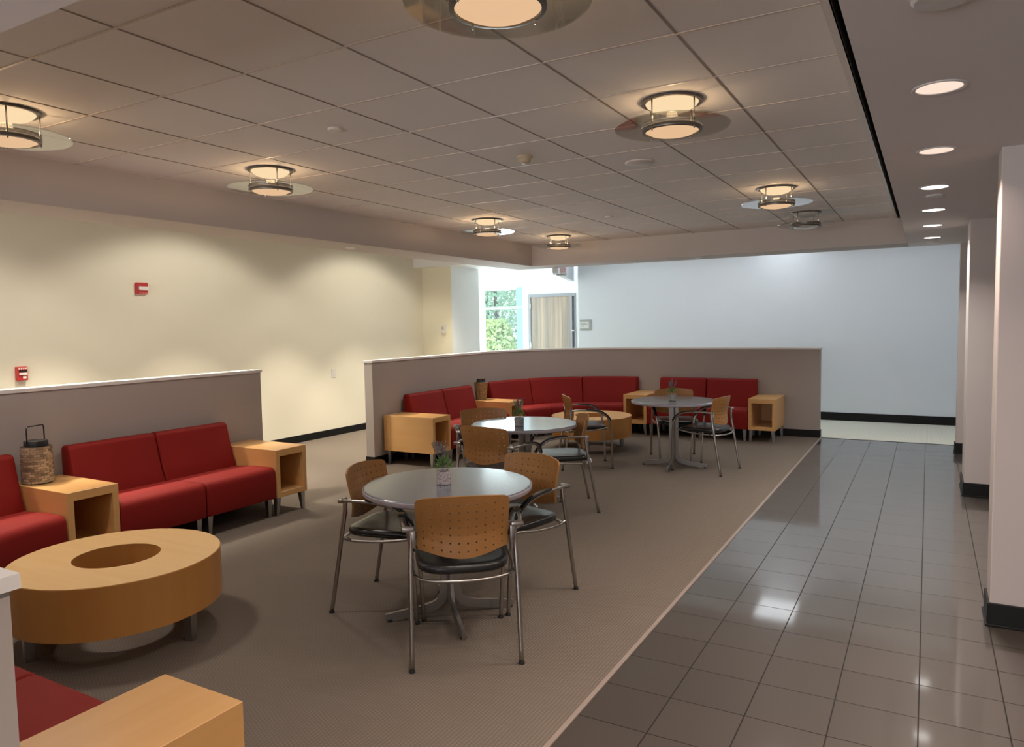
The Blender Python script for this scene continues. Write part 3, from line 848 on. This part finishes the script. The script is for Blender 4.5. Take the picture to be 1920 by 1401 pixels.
# small ceiling devices
def disc(name, p, r, h, mat, lab, cat, group=None, dome=0):
    prof = [(0, .004), (r, .004), (r*1.0, -h*.5), (r*.9, -h), (0, -h-dome)]
    return tag(MB().lathe(prof, (0, 0, 0), 36).build(name, mat, None, smooth=True, angle=35), lab, cat, group), p
for nm, p, r, h, mt, lab, cat in (
    ('ceiling_sprinkler_cover', (-2.956, 3.194, ZU), .040, .012, 'offwhite', 'small white sprinkler cover on the tiled ceiling, upper left of the smoke sensor', 'sprinkler'),
    ('ceiling_sprinkler_cover', (-2.995, 7.40, ZU), .042, .014, 'offwhite', 'small white sprinkler cover far down the tiled ceiling', 'sprinkler'),
    ('ceiling_sprinkler_cover', (.022, 5.843, ZL), .055, .012, 'ringw', 'grey sprinkler cover between the second and third corridor downlights', 'sprinkler'),
    ('ceiling_sprinkler_cover', (.025, 9.435, ZL), .055, .012, 'ringw', 'grey sprinkler cover just beyond the farthest corridor downlight', 'sprinkler'),
    ('ceiling_sprinkler_cover', (-5.275, 5.87, ZL), .05, .010, 'offwhite', 'small sprinkler cover under the left ceiling beam', 'sprinkler'),
    ('ceiling_sprinkler_cover', (-2.654, 9.675, ZL), .05, .010, 'offwhite', 'small sprinkler cover under the back ceiling beam', 'sprinkler'),
    ('ceiling_sprinkler_cover', (.018, 2.25, ZL), .075, .012, 'ringw', 'round grey sprinkler cover cut by the top edge, in the corridor ceiling', 'sprinkler'),
    ('ceiling_speaker', (-1.80, 5.03, ZU), .102, .012, 'ringw', 'round flat white speaker on the tiled ceiling', 'speaker')):
    o, _ = disc(nm, p, r, h, mt, lab, cat); o.location = p
sm = empty('smoke_sensor', (-2.388, 4.41, ZU), label='tan domed smoke sensor on the tiled ceiling', cat='smoke detector')
MB().lathe([(0, 0), (.052, 0), (.053, -.014), (.046, -.02), (0, -.02)], seg=36).build('base', 'tan', sm, smooth=True, angle=35)
MB().lathe([(.044, -.02), (.040, -.034), (.026, -.048), (0, -.052)], seg=36).build('dome', 'tan', sm, smooth=True)

# wall devices ------------------------------------------------------------
st_ = empty('fire_alarm_strobe', (XL, 5.0, 2.05), label='square red fire alarm strobe high on the cream wall', cat='fire alarm')
MB().box(-.004, .045, -.064, .064, -.064, .064, .006).build('housing', 'alarmred', st_)
MB().box(.045, .062, -.050, .060, -.018, .022, .004).build('strobe_lens', 'lens', st_)
b = MB()
for k in range(5): b.box(.0445, .0465, -.04+.02*k, -.028+.02*k, -.053, -.045)
b.build('printed_marks', 'lens', st_)
ps = empty('fire_alarm_pull_station', (XL, 3.724, 1.20), label='red fire alarm pull station low on the cream wall, above the left partition', cat='fire alarm')
MB().box(-.004, .045, -.046, .046, -.066, .066, .006).build('housing', 'alarmred', ps)
MB().box(.045, .058, -.034, .036, -.014, .008, .003).build('handle', 'lens', ps)
MB().box(.044, .049, -.034, .036, .012, .034).build('recess', 'black', ps)
b = MB()
for k in range(4): b.box(.0445, .0465, -.036+.02*k, -.023+.02*k, .042, .056)
b.box(.0445, .0465, .0, .03, -.048, -.026)
b.build('printed_marks', 'lens', ps)
sp = empty('wall_switch_plate', (XL, 7.955, .915), label='blank white wall plate low on the cream wall between the partitions', cat='wall plate')
MB().box(0, .006, -.042, .042, -.062, .062, .002).build('plate', 'offwhite', sp)
MB().box(.006, .009, -.017, .017, -.034, .034, .001).build('insert', 'offwhite', sp)
th = empty('wall_thermostat', (-7.109, 10.168, 1.522), label='small white thermostat on the yellow return wall', cat='thermostat')
MB().box(-.042, .042, -.03, 0, -.075, .075, .004).build('case', 'offwhite', th)
MB().box(-.034, .012, -.032, -.03, -.01, .035).build('display', 'plate', th)
sg = empty('room_sign_plate', (-5.45, YB, 1.54), label='small grey room sign on the pale wall right of the door', cat='sign')
MB().box(-.115, .115, -.012, 0, -.10, .10, .002).build('plate', 'plate', sg)
MB().box(-.115, .07, -.0145, -.012, -.062, .062).build('inset', 'signwhite', sg)
b = MB()
for z, x0, x1 in ((.038, -.10, .02), (.012, -.10, .05), (-.018, -.10, -.02)):
    x = x0
    while x < x1: b.box(x, x+.014, -.0155, -.0145, z-.007, z+.007); x += .02
b.build('lettering', 'signink', sg)
ex = empty('exit_sign', (-4.975, 10.3, 2.40), math.radians(30), label='exit sign hung at the entry fascia under the back beam corner', cat='sign')
MB().box(-.085, .085, -.03, .03, -.055, .055, .004).build('face', 'exitface', ex)
MB().box(-.12, -.085, -.045, .045, -.055, .055, .004).build('side_housing', 'black', ex)
MB().box(-.07, .08, -.05, .05, -.075, -.056, .004).build('lamp_bar', 'plate', ex)
MB().box(-.01, .01, -.01, .01, .055, .6).build('hanger', 'plate', ex)
cu = bpy.data.curves.new('exit_text', 'FONT'); cu.body = 'EXIT'; cu.size = .075; cu.align_x = 'CENTER'; cu.align_y = 'CENTER'; cu.extrude = .001
to = bpy.data.objects.new('tmp_text', cu); COL.objects.link(to)
bpy.context.view_layer.update()
me = bpy.data.meshes.new_from_object(to.evaluated_get(bpy.context.evaluated_depsgraph_get()))
bpy.data.objects.remove(to)
me.materials.clear(); me.materials.append(M['exitred'])
lo = bpy.data.objects.new('lettering', me); COL.objects.link(lo); lo.parent = ex
lo.rotation_euler = (PI/2, 0, 0); lo.location = (0, -.0315, 0)

# troffers over the back area ------------------------------------------------------------
def troffer():
    t = empty('ceiling_troffer', cat='ceiling light')
    b = MB(); b.box(-.31, .31, -.61, -.59, -.02, 0); b.box(-.31, .31, .59, .61, -.02, 0); b.box(-.31, -.29, -.61, .61, -.02, 0); b.box(.29, .31, -.61, .61, -.02, 0)
    b.build('housing', 'ringw', t)
    MB().box(-.29, .29, -.59, .59, -.008, -.002).build('lens', 'troffer', t)
    return t
tf = troffer()
tf.location = (-2.0, 11.65, ZH); tag(tf, 'bright rectangular ceiling light beyond the back beam, seen mirrored in the floor tiles')

# ------------------------------------------------------------------ outdoors
struct(MB().box(-30, 10, 13.32, 45, -.12, -.06).build('ground_outside', 'ground'))
def tree(loc, h, r, lm, lab, seed):
    rnd = random.Random(seed)
    t = empty('garden_tree', loc, label=lab, cat='tree', group='trees outside the entry window')
    MB().tube(smooth_path([(0, 0, 0), (.05, .03, h*.3), (-.04, .06, h*.6), (0, 0, h*.85)], 4), .09, 8, scales=[1-.6*i/12 for i in range(13)]).build('trunk', 'bark', t, smooth=True)
    b = MB()
    for k in range(3400):
        a = rnd.uniform(0, 2*PI); z = rnd.uniform(.03, 1.); rr = r*math.sqrt(max(.05, 1-(2*z-1)**2*.8))*rnd.random()**.4
        p = Vector((rr*math.cos(a), rr*math.sin(a), z*h)); s = rnd.uniform(.04, .085)
        u = Vector((rnd.uniform(-1, 1), rnd.uniform(-1, 1), rnd.uniform(-1, 1))).normalized()
        w = u.cross(Vector((rnd.uniform(-1, 1), rnd.uniform(-1, 1), rnd.uniform(-1, 1)))).normalized()
        b.faces([p-u*s, p+w*s*.5, p+u*s, p-w*s*.5], [(0, 1, 2, 3)])
    b.build('foliage', lm, t)
tree((-10.35, 17.3, -.06), 3.7, .85, 'treeleaf', 'green tree outside, in the middle of the entry window', 1)
tree((-9.15, 15.25, -.06), 1.75, .5, 'treeleaf2', 'yellow-green shrub outside, low in the entry window', 2)
tree((-13.3, 21.6, -.06), 4.4, 1.7, 'treeleaf3', 'taller pale green tree behind, at the left of the entry window', 3)
tree((-11.9, 24.8, -.06), 4.6, 1.5, 'treeleaf3', 'distant pale green tree at the right edge of the entry window', 4)
tree((-17.6, 28.2, -.06), 5.6, 2.6, 'treeleaf3', 'farthest pale tree, a backdrop in the entry window', 5)

# ------------------------------------------------------------------ lights
w = bpy.data.worlds.new('World'); scene.world = w; w.use_nodes = True
nt = w.node_tree; nt.nodes.clear()
wo = nt.nodes.new('ShaderNodeOutputWorld'); bg = nt.nodes.new('ShaderNodeBackground')
tc = nt.nodes.new('ShaderNodeTexCoord'); sz = nt.nodes.new('ShaderNodeSeparateXYZ'); L(nt, tc, 'Generated', sz, 'Vector')
mr = nt.nodes.new('ShaderNodeMapRange'); mr.inputs[1].default_value = 0.; mr.inputs[2].default_value = .6
L(nt, sz, 'Z', mr, 0)
nt.links.new(mixc(nt, mr.outputs[0], (.92, .96, 1.), (.55, .76, 1.)), bg.inputs['Color'])
bg.inputs['Strength'].default_value = 2.2
L(nt, bg, 0, wo, 0)
sun = lamp('sun', 'SUN', (0, 30, 20), 1.2, (1, .95, .85), rot=(math.radians(-35), math.radians(-25), 0), angle=.02)
# left corridor: wall washers, then an added row of spots brightening floor and seats
for y, p in ((-.7, 100.), (2.35, 115.), (5.45, 105.), (8.45, 118.)):
    lamp('wall_washer', 'SPOT', (-5.9, y, ZH-.02), p, (1., .93, .79), rot=(0, math.radians(24), 0), spot_size=math.radians(118), spot_blend=.35, shadow_soft_size=.08)
for y, p in ((-.7, 220.), (.8, 280.), (2.35, 420.), (3.9, 420.), (5.45, 260.), (7.0, 310.), (8.45, 260.), (9.5, 150.)):
    lamp('left_fill_spot', 'SPOT', (-6.3, y, ZH-.02), p, (1., .90, .74), spot_size=math.radians(78), spot_blend=.45, shadow_soft_size=.08)
# back troffers, the last two added as fill without fixtures
for x, y, p in ((-2.0, 11.65, .3), (-4.6, 10.85, 6.), (-3.3, 10.6, 11.), (-.5, 10.6, 9.)):
    lamp('troffer_and_fill', 'AREA', (x, y, ZH-.03), p, (.84, .92, 1.), shape='RECTANGLE', size=.58, size_y=1.18)
# daylight by the entry window; rear lamp is added fill aimed at the ceiling
lamp('entry_daylight', 'AREA', (-8.2, 13.5, 1.3), 250., (.85, .94, 1.), rot=(-PI/2, 0, 0), shape='RECTANGLE', size=1.8, size_y=2.2)
lamp('rear_fill', 'AREA', (-2.45, -5.2, 1.42), 250., (.97, .96, 1.), rot=(PI/2+.6, 0, 0), shape='RECTANGLE', size=8., size_y=1.8)

# ------------------------------------------------------------------ camera
cam = bpy.data.cameras.new('Camera'); co = bpy.data.objects.new('Camera', cam); COL.objects.link(co)
R = ((0.86884508, 0.01853446, -0.494737), (0.49476692, -0.06826855, 0.86634006), (-0.01771784, -0.9974948, -0.06848503))
mat = Matrix([[R[i][0], -R[i][1], -R[i][2], 0] for i in range(3)]+[[0, 0, 0, 1]])
mat[2][3] = 1.595
co.matrix_world = mat
cam.sensor_fit = 'HORIZONTAL'; cam.sensor_width = 36; cam.lens = 1367.85/1920*36
cam.clip_start = .02
scene.camera = co
vs = scene.view_settings
vs.view_transform = 'Standard'; vs.look = 'None'; vs.gamma = 1.; vs.use_curve_mapping = False; vs.exposure = 0.
cy = scene.cycles
cy.use_denoising = True
try: cy.denoiser = 'OPENIMAGEDENOISE'
except Exception: pass
cy.max_bounces = 10; cy.diffuse_bounces = 6; cy.glossy_bounces = 5; cy.transmission_bounces = 6; cy.transparent_max_bounces = 12
cy.sample_clamp_indirect = 6.
cy.caustics_reflective = False; cy.caustics_refractive = False
